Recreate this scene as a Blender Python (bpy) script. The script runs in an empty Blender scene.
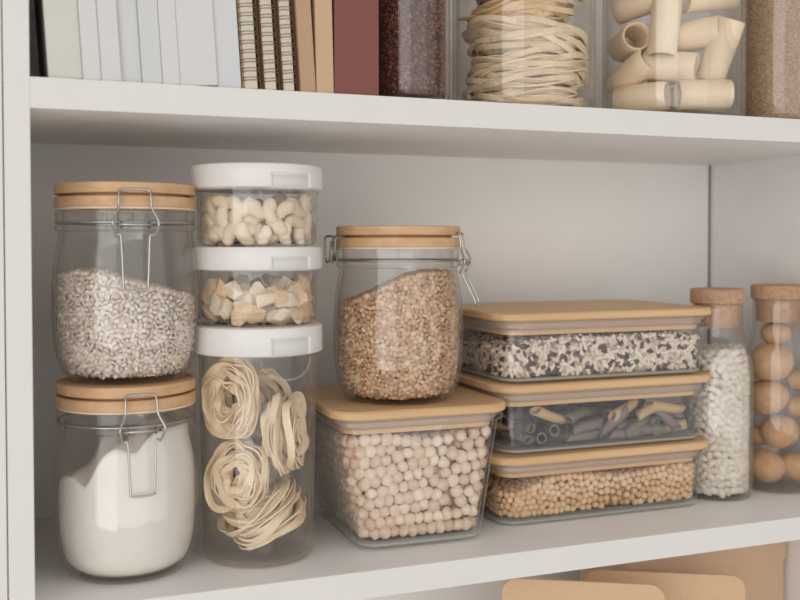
import bpy, bmesh, math, random
import numpy as np
from mathutils import Vector, Matrix, Euler
random.seed(7); RNG = np.random.default_rng(7)
S = bpy.context.scene; COL = S.collection
PI = math.pi
CAM = np.array([-.0086, -.6704, .2342])
H = .32; T = .0196; W = .7032; D = .2321; UP = H + T

# ------------------------------------------------------------------ materials
def lin(*c):
    return tuple(((v/255)/12.92 if v/255 <= .04045 else ((v/255+.055)/1.055)**2.4) for v in c) + (1,)
def new_mat(name):
    m = bpy.data.materials.new(name); m.use_nodes = True
    nt = m.node_tree; b = nt.nodes['Principled BSDF']; return m, nt, b
def N(nt, t, **k):
    n = nt.nodes.new(t)
    for a, v in k.items():
        if a.startswith('i_'): n.inputs[int(a[2:])].default_value = v
        else: setattr(n, a, v)
    return n
def math_(nt, op, a, b=None):
    n = nt.nodes.new('ShaderNodeMath'); n.operation = op
    for i, v in enumerate((a, b)):
        if v is None: continue
        if isinstance(v, (int, float)): n.inputs[i].default_value = v
        else: nt.links.new(v, n.inputs[i])
    return n.outputs[0]
def plain(name, col, rough=.5, noise=.0, scale=200, bump=0, metal=0, spec=.5, sss=0):
    m, nt, b = new_mat(name)
    b.inputs['Roughness'].default_value = rough; b.inputs['Metallic'].default_value = metal
    b.inputs['Specular IOR Level'].default_value = spec
    tc = N(nt, 'ShaderNodeTexCoord'); no = N(nt, 'ShaderNodeTexNoise'); no.inputs['Scale'].default_value = scale
    no.inputs['Detail'].default_value = 4
    nt.links.new(tc.outputs['Object'], no.inputs['Vector'])
    mx = N(nt, 'ShaderNodeMixRGB'); mx.blend_type = 'MULTIPLY'; mx.inputs[0].default_value = 1
    rp = N(nt, 'ShaderNodeValToRGB'); rp.color_ramp.elements[0].color = (1-noise,)*3+(1,); rp.color_ramp.elements[1].color = (1, 1, 1, 1)
    rp.color_ramp.elements[0].position = .3; rp.color_ramp.elements[1].position = .7
    nt.links.new(no.outputs['Fac'], rp.inputs[0]); mx.inputs[1].default_value = lin(*col)
    nt.links.new(rp.outputs[0], mx.inputs[2]); nt.links.new(mx.outputs[0], b.inputs['Base Color'])
    if bump:
        bp = N(nt, 'ShaderNodeBump'); bp.inputs['Strength'].default_value = bump; bp.inputs['Distance'].default_value = .001
        nt.links.new(no.outputs['Fac'], bp.inputs['Height']); nt.links.new(bp.outputs[0], b.inputs['Normal'])
    if sss:
        b.inputs['Subsurface Weight'].default_value = sss; b.inputs['Subsurface Radius'].default_value = (.004, .003, .002)
        b.inputs['Subsurface Scale'].default_value = 1
    return m
def grain(name, stops, rough=.55, island=False, noise=.12, scale=500, bump=.2):
    """each seed gets a colour of its own; stops = [(pos, (r,g,b))]"""
    m, nt, b = new_mat(name); b.inputs['Roughness'].default_value = rough
    rp = N(nt, 'ShaderNodeValToRGB'); el = rp.color_ramp.elements
    while len(el) < len(stops): el.new(.5)
    for e, (p, c) in zip(el, stops): e.position = p; e.color = lin(*c)
    if island:
        g = N(nt, 'ShaderNodeNewGeometry'); nt.links.new(g.outputs['Random Per Island'], rp.inputs[0])
    else:
        g = N(nt, 'ShaderNodeObjectInfo'); nt.links.new(g.outputs['Random'], rp.inputs[0])
    tc = N(nt, 'ShaderNodeTexCoord'); no = N(nt, 'ShaderNodeTexNoise'); no.inputs['Scale'].default_value = scale
    nt.links.new(tc.outputs['Object'], no.inputs['Vector'])
    mx = N(nt, 'ShaderNodeMixRGB'); mx.blend_type = 'MULTIPLY'; mx.inputs[0].default_value = 1
    r2 = N(nt, 'ShaderNodeValToRGB'); r2.color_ramp.elements[0].color = (1-noise,)*3+(1,); r2.color_ramp.elements[1].color = (1, 1, 1, 1)
    nt.links.new(no.outputs['Fac'], r2.inputs[0]); nt.links.new(rp.outputs[0], mx.inputs[1]); nt.links.new(r2.outputs[0], mx.inputs[2])
    nt.links.new(mx.outputs[0], b.inputs['Base Color'])
    bp = N(nt, 'ShaderNodeBump'); bp.inputs['Strength'].default_value = bump; bp.inputs['Distance'].default_value = .0006
    nt.links.new(no.outputs['Fac'], bp.inputs['Height']); nt.links.new(bp.outputs[0], b.inputs['Normal'])
    return m
def glassy(name, tint=(.995, .995, .992), edge=(.80, .78, .75), rough=.015, f0=.045, power=3.0, sheen=0, scol=(.86, .88, .85), spow=2.5):
    """thin clear wall: see-through, mirror share by Schlick, darker where seen edge-on"""
    m, nt, b = new_mat(name); nt.nodes.remove(b); out = nt.nodes['Material Output']
    g = N(nt, 'ShaderNodeNewGeometry'); dp = N(nt, 'ShaderNodeVectorMath'); dp.operation = 'DOT_PRODUCT'
    nt.links.new(g.outputs['Normal'], dp.inputs[0]); nt.links.new(g.outputs['Incoming'], dp.inputs[1])
    c = math_(nt, 'ABSOLUTE', dp.outputs['Value']); k = math_(nt, 'SUBTRACT', 1.0, c)
    fr = math_(nt, 'ADD', math_(nt, 'MULTIPLY', math_(nt, 'POWER', k, 5.0), .9-f0), f0)
    ed = math_(nt, 'POWER', k, power)
    mx = N(nt, 'ShaderNodeMixRGB'); mx.inputs[1].default_value = (*tint, 1); mx.inputs[2].default_value = (*edge, 1)
    nt.links.new(ed, mx.inputs[0])
    tr = N(nt, 'ShaderNodeBsdfTransparent'); nt.links.new(mx.outputs[0], tr.inputs[0])
    gl = N(nt, 'ShaderNodeBsdfGlossy'); gl.inputs['Roughness'].default_value = rough
    ms = N(nt, 'ShaderNodeMixShader'); nt.links.new(fr, ms.inputs[0]); nt.links.new(tr.outputs[0], ms.inputs[1]); nt.links.new(gl.outputs[0], ms.inputs[2])
    if sheen:   # thick glass seen edge-on scatters a little light of its own surroundings
        di = N(nt, 'ShaderNodeBsdfDiffuse'); di.inputs[0].default_value = (*scol, 1); tl = N(nt, 'ShaderNodeBsdfTranslucent'); tl.inputs[0].default_value = (*scol, 1)
        m1 = N(nt, 'ShaderNodeMixShader'); m1.inputs[0].default_value = .5; nt.links.new(di.outputs[0], m1.inputs[1]); nt.links.new(tl.outputs[0], m1.inputs[2])
        m2 = N(nt, 'ShaderNodeMixShader'); nt.links.new(math_(nt, 'MULTIPLY', math_(nt, 'POWER', k, spow), sheen), m2.inputs[0])
        nt.links.new(ms.outputs[0], m2.inputs[1]); nt.links.new(m1.outputs[0], m2.inputs[2]); ms = m2
    nt.links.new(ms.outputs[0], out.inputs[0]); return m
def frosted(name, col, fac=.5):
    m, nt, b = new_mat(name); out = nt.nodes['Material Output']
    b.inputs['Base Color'].default_value = lin(*col); b.inputs['Roughness'].default_value = .35
    tr = N(nt, 'ShaderNodeBsdfTransparent'); ms = N(nt, 'ShaderNodeMixShader'); ms.inputs[0].default_value = fac
    nt.links.new(tr.outputs[0], ms.inputs[1]); nt.links.new(b.outputs[0], ms.inputs[2]); nt.links.new(ms.outputs[0], out.inputs[0]); return m
def bamboo(name, a, b_, axis=0):
    m, nt, b = new_mat(name); b.inputs['Roughness'].default_value = .5
    tc = N(nt, 'ShaderNodeTexCoord'); mp = N(nt, 'ShaderNodeMapping')
    mp.inputs['Scale'].default_value = [(8, 160, 160), (160, 8, 160)][axis]
    no = N(nt, 'ShaderNodeTexNoise'); no.inputs['Scale'].default_value = 1; no.inputs['Detail'].default_value = 5
    rp = N(nt, 'ShaderNodeValToRGB'); rp.color_ramp.elements[0].color = lin(*a); rp.color_ramp.elements[1].color = lin(*b_)
    rp.color_ramp.elements[0].position = .3; rp.color_ramp.elements[1].position = .7
    nt.links.new(tc.outputs['Object'], mp.inputs[0]); nt.links.new(mp.outputs[0], no.inputs['Vector'])
    nt.links.new(no.outputs['Fac'], rp.inputs[0]); nt.links.new(rp.outputs[0], b.inputs['Base Color']); return m

M = dict(
    shelf=plain('white_laminate', (240, 237, 234), .45, .02, 30, spec=.3),
    back=plain('back_board', (239, 236, 232), .6, .02, 30, spec=.2),
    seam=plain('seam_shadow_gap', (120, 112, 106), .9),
    glass=glassy('clear_glass', sheen=.22, scol=(.80, .74, .66)),
    boxglass=glassy('box_glass', edge=(.62, .64, .62), power=5, f0=.045, sheen=.75, spow=7),
    plastic=glassy('clear_plastic', edge=(.86, .83, .80), sheen=.22, scol=(.84, .79, .73)),
    bamboo=bamboo('bamboo', (196, 154, 112), (214, 176, 136)),
    bamboo2=bamboo('bamboo_pale', (204, 164, 118), (222, 186, 142)),
    bead=plain('gasket_cream', (226, 206, 184), .5),
    silicone=frosted('clear_silicone', (205, 190, 180), .45),
    metal=plain('steel_wire', (190, 186, 180), .28, metal=1),
    whiteplastic=plain('white_plastic', (228, 224, 220), .35),
    slot=plain('white_plastic_tab', (216, 213, 209), .4),
    cork=plain('cork', (196, 156, 124), .85, .28, 260, .5),
    flour=plain('flour', (236, 230, 222), .95, .05, 120, .3),
    pasta=plain('egg_pasta', (238, 216, 184), .55, .08, 300, .2),
    pasta_y=plain('yellow_pasta', (226, 192, 140), .55, .10, 300, .2),
    tube=plain('tube_pasta', (240, 218, 188), .5, .06, 300, .2),
    paper=plain('paper_edges', (234, 224, 206), .9, .1, 900),
    redcover=plain('red_cover', (130, 76, 70), .7, .06, 400, .1),
    kraft=plain('kraft', (186, 152, 124), .85, .08, 500, .15),
    kraft2=plain('kraft_light', (200, 170, 136), .85, .08, 500, .15),
    kraft3=plain('kraft_pouch', (214, 180, 144), .8, .06, 400, .15),
    kraft4=plain('kraft_box', (206, 176, 146), .85, .06, 400, .15),
    darkcover=plain('dark_brown_cover', (96, 66, 42), .8, .1, 400),
    cookie=plain('biscuit', (206, 164, 124), .8, .22, 120, .5),
)
M['chickpea'] = grain('chickpea_skin', [(0, (214, 184, 158)), (.5, (226, 202, 180)), (1, (234, 214, 194))])
M['chickpea_i'] = grain('chickpea_skin_mass', [(0, (205, 172, 142)), (1, (228, 204, 180))], island=True)
M['soy'] = grain('small_pea_skin', [(0, (214, 174, 130)), (1, (232, 200, 162))])
M['soy_i'] = grain('small_pea_mass', [(0, (205, 165, 122)), (1, (228, 196, 158))], island=True)
M['bean'] = grain('white_bean_skin', [(0, (218, 206, 190)), (1, (236, 228, 216))], rough=.4)
M['lentil'] = grain('lentil_skin', [(0, (182, 140, 106)), (.5, (210, 174, 140)), (1, (230, 200, 168))], island=True)
M['oat'] = grain('oat_flake', [(0, (220, 200, 182)), (.4, (236, 222, 208)), (1, (246, 238, 228))], island=True, rough=.8)
M['rice'] = grain('wild_rice_mix', [(0, (70, 52, 44)), (.18, (100, 76, 64)), (.25, (186, 162, 140)), (.5, (222, 206, 190)), (1, (240, 228, 214))], island=True)
M['flax'] = grain('dark_seed', [(0, (70, 34, 24)), (.6, (110, 62, 46)), (1, (160, 108, 84))], island=True)
M['quinoa'] = grain('tan_seed', [(0, (186, 152, 118)), (1, (216, 188, 156))], island=True)
M['nut'] = grain('cashew_skin', [(0, (232, 212, 182)), (1, (246, 232, 212))], scale=150)
M['chunk'] = grain('nut_chunk', [(0, (230, 196, 154)), (.5, (240, 216, 184)), (1, (246, 232, 212))], scale=120, noise=.2)
M['penne_dark'] = plain('charcoal_penne', (122, 111, 104), .5, .15, 300, .2)
M['penne_purple'] = plain('purple_grey_penne', (128, 112, 112), .5, .15, 300, .2)
M['penne_tan'] = plain('tan_penne', (196, 164, 124), .5, .1, 300, .2)
WH = [plain('white_cover_%s' % n, c, .6, .02, 100) for n, c in
      (('cream', (206, 203, 194)), ('plain', (212, 208, 206)), ('cool', (204, 205, 203)), ('blue', (206, 207, 208)))]

# ------------------------------------------------------------------ mesh helpers
class MB:
    def __init__(s): s.v = []; s.f = []; s.n = 0
    def add(s, v, f):
        v = np.asarray(v, float); s.v.append(v)
        s.f += [tuple(int(i)+s.n for i in q) for q in f]; s.n += len(v)
    def build(s, name, mat, parent=None, smooth=True, loc=None, auto=None, core=None):
        me = bpy.data.meshes.new(name); v = np.concatenate(s.v)
        if loc is not None: v = v - np.array(loc)
        me.from_pydata(v.tolist(), [], s.f); me.update()
        if smooth:
            me.polygons.foreach_set('use_smooth', [True]*len(me.polygons))
            if auto:
                try: me.set_sharp_from_angle(angle=math.radians(auto))
                except Exception: pass
        me.materials.append(mat); o = bpy.data.objects.new(name, me); COL.objects.link(o)
        if core:
            me.materials.append(core[1]); ix = [0]*core[0]+[1]*(len(me.polygons)-core[0]); me.polygons.foreach_set('material_index', ix)
        if loc is not None: o.location = loc
        if parent is not None:
            o.parent = parent
            if loc is None: o.location = -Vector(parent.location) if False else (0, 0, 0)
        return o
def shift(mb, off):
    mb.v = [v + np.array(off) for v in mb.v]; return mb
def box(mb, a, b, bev=0):
    (x0, y0, z0), (x1, y1, z1) = a, b
    if bev:
        bm = bmesh.new(); bmesh.ops.create_cube(bm, size=1)
        for v in bm.verts: v.co = Vector((x0+(v.co.x+.5)*(x1-x0), y0+(v.co.y+.5)*(y1-y0), z0+(v.co.z+.5)*(z1-z0)))
        bmesh.ops.bevel(bm, geom=bm.edges[:], offset=bev, segments=2, affect='EDGES', profile=.5)
        bm.verts.ensure_lookup_table(); bm.verts.index_update()
        mb.add([v.co[:] for v in bm.verts], [[v.index for v in f.verts] for f in bm.faces]); bm.free(); return mb
    mb.add([(x0,y0,z0),(x1,y0,z0),(x1,y1,z0),(x0,y1,z0),(x0,y0,z1),(x1,y0,z1),(x1,y1,z1),(x0,y1,z1)],
           [(0,3,2,1),(4,5,6,7),(0,1,5,4),(1,2,6,5),(2,3,7,6),(3,0,4,7)]); return mb
def loft(mb, rings, close=False, cap0=True, cap1=True):
    """rings = list of (n,3) arrays, counter-clockwise seen from above"""
    n = len(rings[0]); k = len(rings); v = np.concatenate(rings); f = []
    for i in range(k if close else k-1):
        a, b = i*n, ((i+1) % k)*n
        for j in range(n):
            j2 = (j+1) % n; f.append((a+j, a+j2, b+j2, b+j))
    if not close:
        if cap0: f.append(tuple(range(n))[::-1])
        if cap1: f.append(tuple((k-1)*n+j for j in range(n)))
    mb.add(v, f); return mb
def ring(r, z, c=(0, 0), seg=64):
    a = np.arange(seg)/seg*2*PI
    rr = r(a, z) if callable(r) else r
    return np.stack([c[0]+rr*np.cos(a), c[1]+rr*np.sin(a), np.full(seg, z)], 1)
def lathe(mb, prof, seg=64, close=False, c=(0, 0)):
    loft(mb, [ring(max(r, .0004) if not callable(r) else r, z, c, seg) for r, z in prof], close); return mb
def rrect(w, d, r, z, c=(0, 0), seg=8):
    """rounded rectangle ring, half sizes w,d"""
    pts = []
    for k, (sx, sy) in enumerate(((1, 1), (-1, 1), (-1, -1), (1, -1))):
        for i in range(seg+1):
            a = k*PI/2 + i/seg*PI/2
            pts.append((c[0]+sx*(w-r)+r*math.cos(a), c[1]+sy*(d-r)+r*math.sin(a), z))
    return np.array(pts)
def tube(mb, pts, r, seg=8, closed=False, flat=None):
    """round wire (or, with flat=(half width, half thick, axis), a ribbon) along a path"""
    P = np.array(pts, float); n = len(P)
    if closed: tg = np.roll(P, -1, 0)-np.roll(P, 1, 0)
    else: tg = np.gradient(P, axis=0)
    tg /= np.linalg.norm(tg, axis=1)[:, None]+1e-12
    up = np.array([0, 0, 1.]) if flat is None else np.array(flat[2], float)
    rings = []; prev = None
    for i in range(n):
        if flat is None:
            if prev is None:
                u = np.cross(tg[i], up)
                if np.linalg.norm(u) < .1: u = np.cross(tg[i], [1, 0, 0])
            else: u = prev - tg[i]*(prev@tg[i])
        else:
            a = up[i] if up.ndim == 2 else up
            u = a - tg[i]*(a@tg[i])
        u /= np.linalg.norm(u)+1e-12; w = np.cross(tg[i], u); prev = u
        if flat is None:
            a = np.arange(seg)/seg*2*PI; q = r*(np.cos(a)[:, None]*u+np.sin(a)[:, None]*w)
        else:
            hw, ht = flat[:2]; q = np.array([hw*u+ht*w, -hw*u+ht*w, -hw*u-ht*w, hw*u-ht*w])
        rings.append(P[i]+q)
    loft(mb, rings, close=closed); return mb
def smooth_path(pts, n=6, closed=False):
    P = [np.array(p, float) for p in pts]; out = []; m = len(P)
    for i in range(m if closed else m-1):
        p0 = P[(i-1) % m] if (closed or i) else P[0]; p1 = P[i]; p2 = P[(i+1) % m]
        p3 = P[(i+2) % m] if (closed or i+2 < m) else P[-1]
        for k in range(n):
            t = k/n; out.append(.5*((2*p1)+(-p0+p2)*t+(2*p0-5*p1+4*p2-p3)*t*t+(-p0+3*p1-3*p2+p3)*t**3))
    if not closed: out.append(P[-1])
    return out
def tag(o, label=None, cat=None, group=None, kind=None):
    if label: o['label'] = label
    if cat: o['category'] = cat
    if group: o['group'] = group
    if kind: o['kind'] = kind
    return o
def empty(name, loc, rz=0, **k):
    o = bpy.data.objects.new(name, None); COL.objects.link(o); o.location = loc; o.rotation_euler.z = rz
    o.empty_display_size = .01; return tag(o, **k)
def ico(sub):
    bm = bmesh.new(); bmesh.ops.create_icosphere(bm, subdivisions=sub, radius=1)
    v = np.array([x.co[:] for x in bm.verts]); f = np.array([[x.index for x in q.verts] for q in bm.faces]); bm.free(); return v, f
ICO = {k: ico(k) for k in (1, 2, 3)}
def rand_rots(n, flat=None, tilt=1.0):
    q = RNG.normal(size=(n, 4)); q /= np.linalg.norm(q, axis=1)[:, None]
    w, x, y, z = q.T
    return np.stack([1-2*(y*y+z*z), 2*(x*y-z*w), 2*(x*z+y*w), 2*(x*y+z*w), 1-2*(x*x+z*z), 2*(y*z-x*w),
                     2*(x*z-y*w), 2*(y*z+x*w), 1-2*(x*x+y*y)], 1).reshape(n, 3, 3)
def rots_to_normal(nrm, tilt=.4, inplane=None):
    """frames whose z axis leans towards nrm; x axis lies in the wall at a random angle"""
    n = len(nrm); z = nrm + RNG.normal(size=(n, 3))*tilt; z /= np.linalg.norm(z, axis=1)[:, None]
    up = np.tile([0, 0, 1.], (n, 1)); up[np.abs(z[:, 2]) > .9] = [1, 0, 0]
    x = np.cross(up, z); x /= np.linalg.norm(x, axis=1)[:, None]; y = np.cross(z, x)
    a = RNG.uniform(0, 2*PI, n) if inplane is None else RNG.normal(size=n)*inplane
    X = np.cos(a)[:, None]*x+np.sin(a)[:, None]*y; Y = np.cross(z, X)
    return np.stack([X, Y, z], 2)
def scatter(mb, base, pts, rots, scales):
    v, f = base; n = len(pts)
    A = np.einsum('nij,nkj->nki', rots, v[None]*scales[:, None, :]) + pts[:, None, :]
    F = f[None]+(np.arange(n)*len(v))[:, None, None]
    mb.add(A.reshape(-1, 3), F.reshape(-1, f.shape[1])); return mb

# ------------------------------------------------------------------ packing
def relax(p, d, L, zlo, zhi, iters=40):
    """2-d repulsion on an unrolled wall of length L (periodic)"""
    n = len(p); p = p.astype(np.float32)
    for it in range(iters):
        dx = p[:, None, 0]-p[None, :, 0]; dx -= L*np.round(dx/L); dz = p[:, None, 1]-p[None, :, 1]
        r = np.sqrt(dx*dx+dz*dz)+1e-9; np.fill_diagonal(r, 9)
        k = np.where(r < d, (d-r)/r*.42, 0)
        p[:, 0] += (k*dx).sum(1); p[:, 1] += (k*dz).sum(1)
        p[:, 0] %= L; p[:, 1] = np.clip(p[:, 1], zlo, zhi(p[:, 0]) if callable(zhi) else zhi)
    return p
class Round:
    def __init__(s, c, r): s.c = np.array(c, float); s.r = r
    def rad(s, z): return s.r(z) if callable(s.r) else np.full_like(np.asarray(z, float), s.r)
    def length(s): return 2*PI*float(np.max(s.rad(np.linspace(s.z0, s.z1, 9))))
    def at(s, t, z, inset):
        a = t*2*PI; n = np.stack([np.cos(a), np.sin(a), 0*a], 1); r = s.rad(z)-inset
        return np.stack([s.c[0]+r*n[:, 0], s.c[1]+r*n[:, 1], z], 1), n
class RBox:
    def __init__(s, c, w0, d0, w1, d1, r, z0b, z1b, rot=0):
        s.c = np.array(c, float); s.p = (w0, d0, w1, d1, r, z0b, z1b); s.rot = rot
    def length(s): w0, d0, w1, d1, r, a, b = s.p; return 4*(w1+d1)-8*r+2*PI*r
    def at(s, t, z, inset):
        w0, d0, w1, d1, r, a, b = s.p; k = np.clip((z-a)/(b-a), 0, 1)
        w = w0+(w1-w0)*k-inset; d = d0+(d1-d0)*k-inset; r = np.maximum(r-inset, .002)
        sw, sd, q = 2*(w-r), 2*(d-r), PI/2*r; L = 2*sw+2*sd+4*q; u = t*L
        x = np.zeros_like(u); y = np.zeros_like(u); nx = np.zeros_like(u); ny = np.zeros_like(u); acc = np.zeros_like(u)
        segs = [(sd, 's', 1, 0), (q, 'c', 0, 0), (sw, 's', 0, 1), (q, 'c', 1, 0), (sd, 's', -1, 0), (q, 'c', 2, 0), (sw, 's', 0, -1), (q, 'c', 3, 0)]
        cc = [(1, 1), (-1, 1), (-1, -1), (1, -1)]
        for ln, ty, A, B in segs:
            m = (u >= acc) & (u < acc+ln+1e-9); v = u-acc
            if ty == 's':
                X = A*w + (-B)*(v-ln/2); Y = B*d + A*(v-ln/2); NX, NY = A+0*u, B+0*u
            else:
                th = A*PI/2+v/r; X = cc[A][0]*(w-r)+r*np.cos(th); Y = cc[A][1]*(d-r)+r*np.sin(th); NX, NY = np.cos(th), np.sin(th)
            x = np.where(m, X, x); y = np.where(m, Y, y); nx = np.where(m, NX, nx); ny = np.where(m, NY, ny); acc = acc+ln
        c, s_ = math.cos(s.rot), math.sin(s.rot)
        return (np.stack([s.c[0]+c*x-s_*y, s.c[1]+s_*x+c*y, z], 1), np.stack([c*nx-s_*ny, s_*nx+c*ny, 0*nx], 1))
def wall_points(shape, zlo, top, d, inset, fill=1.0, iters=40, zmax=None):
    L = shape.length(); zm = zmax
    ts = np.linspace(0, 1, 240, endpoint=False); P, _ = shape.at(ts, np.full(240, zm), inset)
    tz = np.array([top(x, y) for x, y, _ in P])-d*.45; tz = np.maximum(tz, zlo+1e-4)
    area = float(np.sum(tz-zlo))*L/240; n = int(area/(d*d*.87)*fill)
    p = np.stack([RNG.uniform(0, L, n*2), RNG.uniform(zlo, tz.max(), n*2)], 1)
    f = lambda s: np.interp(s/L, ts, tz, period=1)
    p = p[p[:, 1] < f(p[:, 0])][:n]
    p = relax(p, d, L, zlo, f, iters)
    Q, nn = shape.at(p[:, 0].astype(float)/L, p[:, 1].astype(float), inset); return Q, nn
def cap_points(shape, top, d, inset, zmax, fill=1.0, iters=25):
    th, _ = shape.at(np.linspace(0, 1, 400, endpoint=False), np.full(400, zmax), inset); c = shape.c
    a = np.arctan2(th[:, 1]-c[1], th[:, 0]-c[0]); rr = np.hypot(th[:, 0]-c[0], th[:, 1]-c[1]); o = np.argsort(a); a, rr = a[o], rr[o]
    area = PI*float(np.mean(rr**2)); n = int(area/(d*d*.87)*fill); R = rr.max()
    p = []
    while len(p) < n:
        q = RNG.uniform(-R, R, 2)
        if np.hypot(*q) < np.interp(math.atan2(q[1], q[0]), a, rr, period=2*PI): p.append(q)
    p = np.array(p, np.float32)
    for it in range(iters):
        dx = p[:, None]-p[None]; r = np.sqrt((dx**2).sum(2))+1e-9; np.fill_diagonal(r, 9)
        k = np.where(r < d, (d-r)/r*.42, 0); p += (k[..., None]*dx).sum(1)
        h = np.hypot(p[:, 0], p[:, 1]); m = np.interp(np.arctan2(p[:, 1], p[:, 0]), a, rr, period=2*PI)
        p *= np.minimum(1, m/(h+1e-9))[:, None]
    z = np.array([top(c[0]+x, c[1]+y) for x, y in p])-d*.4
    return np.stack([c[0]+p[:, 0], c[1]+p[:, 1], z], 1), np.tile([0, 0, 1.], (len(p), 1))
def core(mb, shape, zlo, top, inset, zmax, nw=96, nz=10, nt=8):
    ts = np.arange(nw)/nw; P, _ = shape.at(ts, np.full(nw, zmax), inset)
    tz = np.array([top(x, y) for x, y, _ in P]); rings = []
    for i in range(nz+1):
        z = zlo+(np.minimum(tz, zmax)-zlo)*i/nz; Q, _ = shape.at(ts, z, inset); rings.append(Q)
    last = rings[-1]
    for j in range(1, nt):
        k = 1-j/nt; q = last.copy(); q[:, :2] = shape.c+(last[:, :2]-shape.c)*k
        q[:, 2] = [min(top(x, y), zmax) for x, y in q[:, :2]]; rings.append(q)
    loft(mb, rings); return mb
def cam_side(c):
    """unit vectors from c: towards the camera and to the camera's right"""
    v = CAM[:2]-np.array(c); v /= np.linalg.norm(v); return v, np.array([-v[1], v[0]])

# ------------------------------------------------------------------ the cabinet
def struct(name, a, b, m, bev=0):
    o = box(MB(), a, b, bev).build(name, m, smooth=False); tag(o, kind='structure'); return o
ZB, ZT = -.36, .70
def setlab(o, l): o['label'] = l; return o
struct('wall_left', (-.0155, 0, ZB), (0, D, ZT), M['shelf'], .0006)
struct('wall_left_neighbour', (-.0335, .0, ZB), (-.0162, D, ZT), M['shelf'], .0006)
struct('wall_right', (W, 0, ZB), (W+.0165, D, ZT), M['shelf'], .0006)
struct('wall_back', (-.0155, D, ZB), (W+.0165, D+.006, ZT), M['back'])
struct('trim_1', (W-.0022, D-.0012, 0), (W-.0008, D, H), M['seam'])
struct('floor', (0, 0, ZB), (W, D, ZB+T), M['shelf'], .0006)
struct('ceiling', (0, 0, ZT-T), (W, D, ZT), M['shelf'], .0006)
sh1 = box(MB(), (0, 0, -T), (W, D, 0), .0006).build('shelf_board', M['shelf'], smooth=False)
tag(sh1, kind='structure'); sh1.name = 'trim_2'
sh2 = box(MB(), (0, 0, H), (W, D, UP), .0006).build('trim_3', M['shelf'], smooth=False); tag(sh2, kind='structure')

M['dimmed_edge'] = plain('dimmed_edge_strip', (223, 219, 215), .5, .02, 30, spec=.3)  # added front strips; their greyer colour stands in for dimmer light on the edges
struct('trim_4', (0, -.0008, H), (W, 0, UP), M['dimmed_edge'], .0003)
struct('trim_5', (0, -.0008, -T), (W, 0, 0), M['dimmed_edge'], .0003)
struct('trim_6', (-.0155, -.0008, ZB), (0, 0, ZT), M['dimmed_edge'], .0003)
struct('trim_7', (-.0335, -.0008, ZB), (-.0162, 0, ZT), M['dimmed_edge'], .0003)

# ------------------------------------------------------------------ clip-top jars
def wire_clip(parent, R, zt, phi, s=1.0, open_=False):
    n = np.array([math.cos(phi), math.sin(phi)]); t = np.array([-n[1], n[0]])
    def P(w, z, r, _k=.86):  # w sideways, z below lid top, r radial distance
        w = w*_k; return (n[0]*r+t[0]*w, n[1]*r+t[1]*w, zt+z)
    Rl = R*.955
    mb = MB()
    half = [(.0145, -.037, Rl+.003), (.0172, -.030, Rl+.0065), (.0170, -.026, Rl+.0065), (.0128, -.018, Rl+.0035), (.0122, -.010, Rl+.0022), (.0112, -.0062, Rl+.0008)]
    path = [P(-w, z, r) for w, z, r in half] + [P(-.006, -.0052, Rl+.0001), P(.006, -.0052, Rl+.0001)] + [P(w, z, r) for w, z, r in half[::-1]]
    tube(mb, smooth_path(path, 5), .00085*s, 8)
    bail = mb.build('bail', M['metal'], parent)
    lv = MB()
    k = .009 if open_ else 0; lz = .010 if open_ else 0
    hl = [(.0145, -.037, Rl+.003), (.0120, -.0355, Rl+.0035), (.0108, -.040, Rl+.004+k*.1), (.0094, -.068+lz, Rl+.0045+k), (.0080, -.0725+lz, Rl+.0045+k*1.1)]
    path = [P(-w, z, r) for w, z, r in hl]+[P(w, z, r) for w, z, r in hl[::-1]]
    tube(lv, smooth_path(path, 5), .0008*s, 8)
    tube(lv, [P(-.0150, -.029, Rl+.0055), P(0, -.029, Rl+.0062), P(.0150, -.029, Rl+.0055)], .0009*s, 8)
    for sg in (-1, 1):
        a = [P(sg*(.0108+.0006*math.sin(q*2*PI/8)), -.029+.0022*math.cos(q*2*PI/8), Rl+.004+.0022*math.sin(q*2*PI/8)) for q in range(17)]
        tube(lv, a, .0007*s, 6)
    lv.build('lever', M['metal'], parent)
    # hinge opposite
    hg = MB(); n2 = -n
    def Q(w, z, r): return (n2[0]*r+t[0]*w, n2[1]*r+t[1]*w, zt+z)
    path = [Q(-.013, -.0085, Rl-.002), Q(-.012, -.0078, Rl+.006), Q(-.011, -.012, Rl+.0085), Q(-.0105, -.028, Rl+.0075), Q(0, -.0285, Rl+.008),
            Q(.0105, -.028, Rl+.0075), Q(.011, -.012, Rl+.0085), Q(.012, -.0078, Rl+.006), Q(.013, -.0085, Rl-.002)]
    tube(hg, smooth_path(path, 5), .0009*s, 8)
    for q in (-.008, 0, .008):
        tube(hg, [Q(q, -.012, Rl+.004), Q(q, -.0285, Rl+.0055)], .0006, 6)
    hg.build('hinge', M['metal'], parent)
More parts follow.
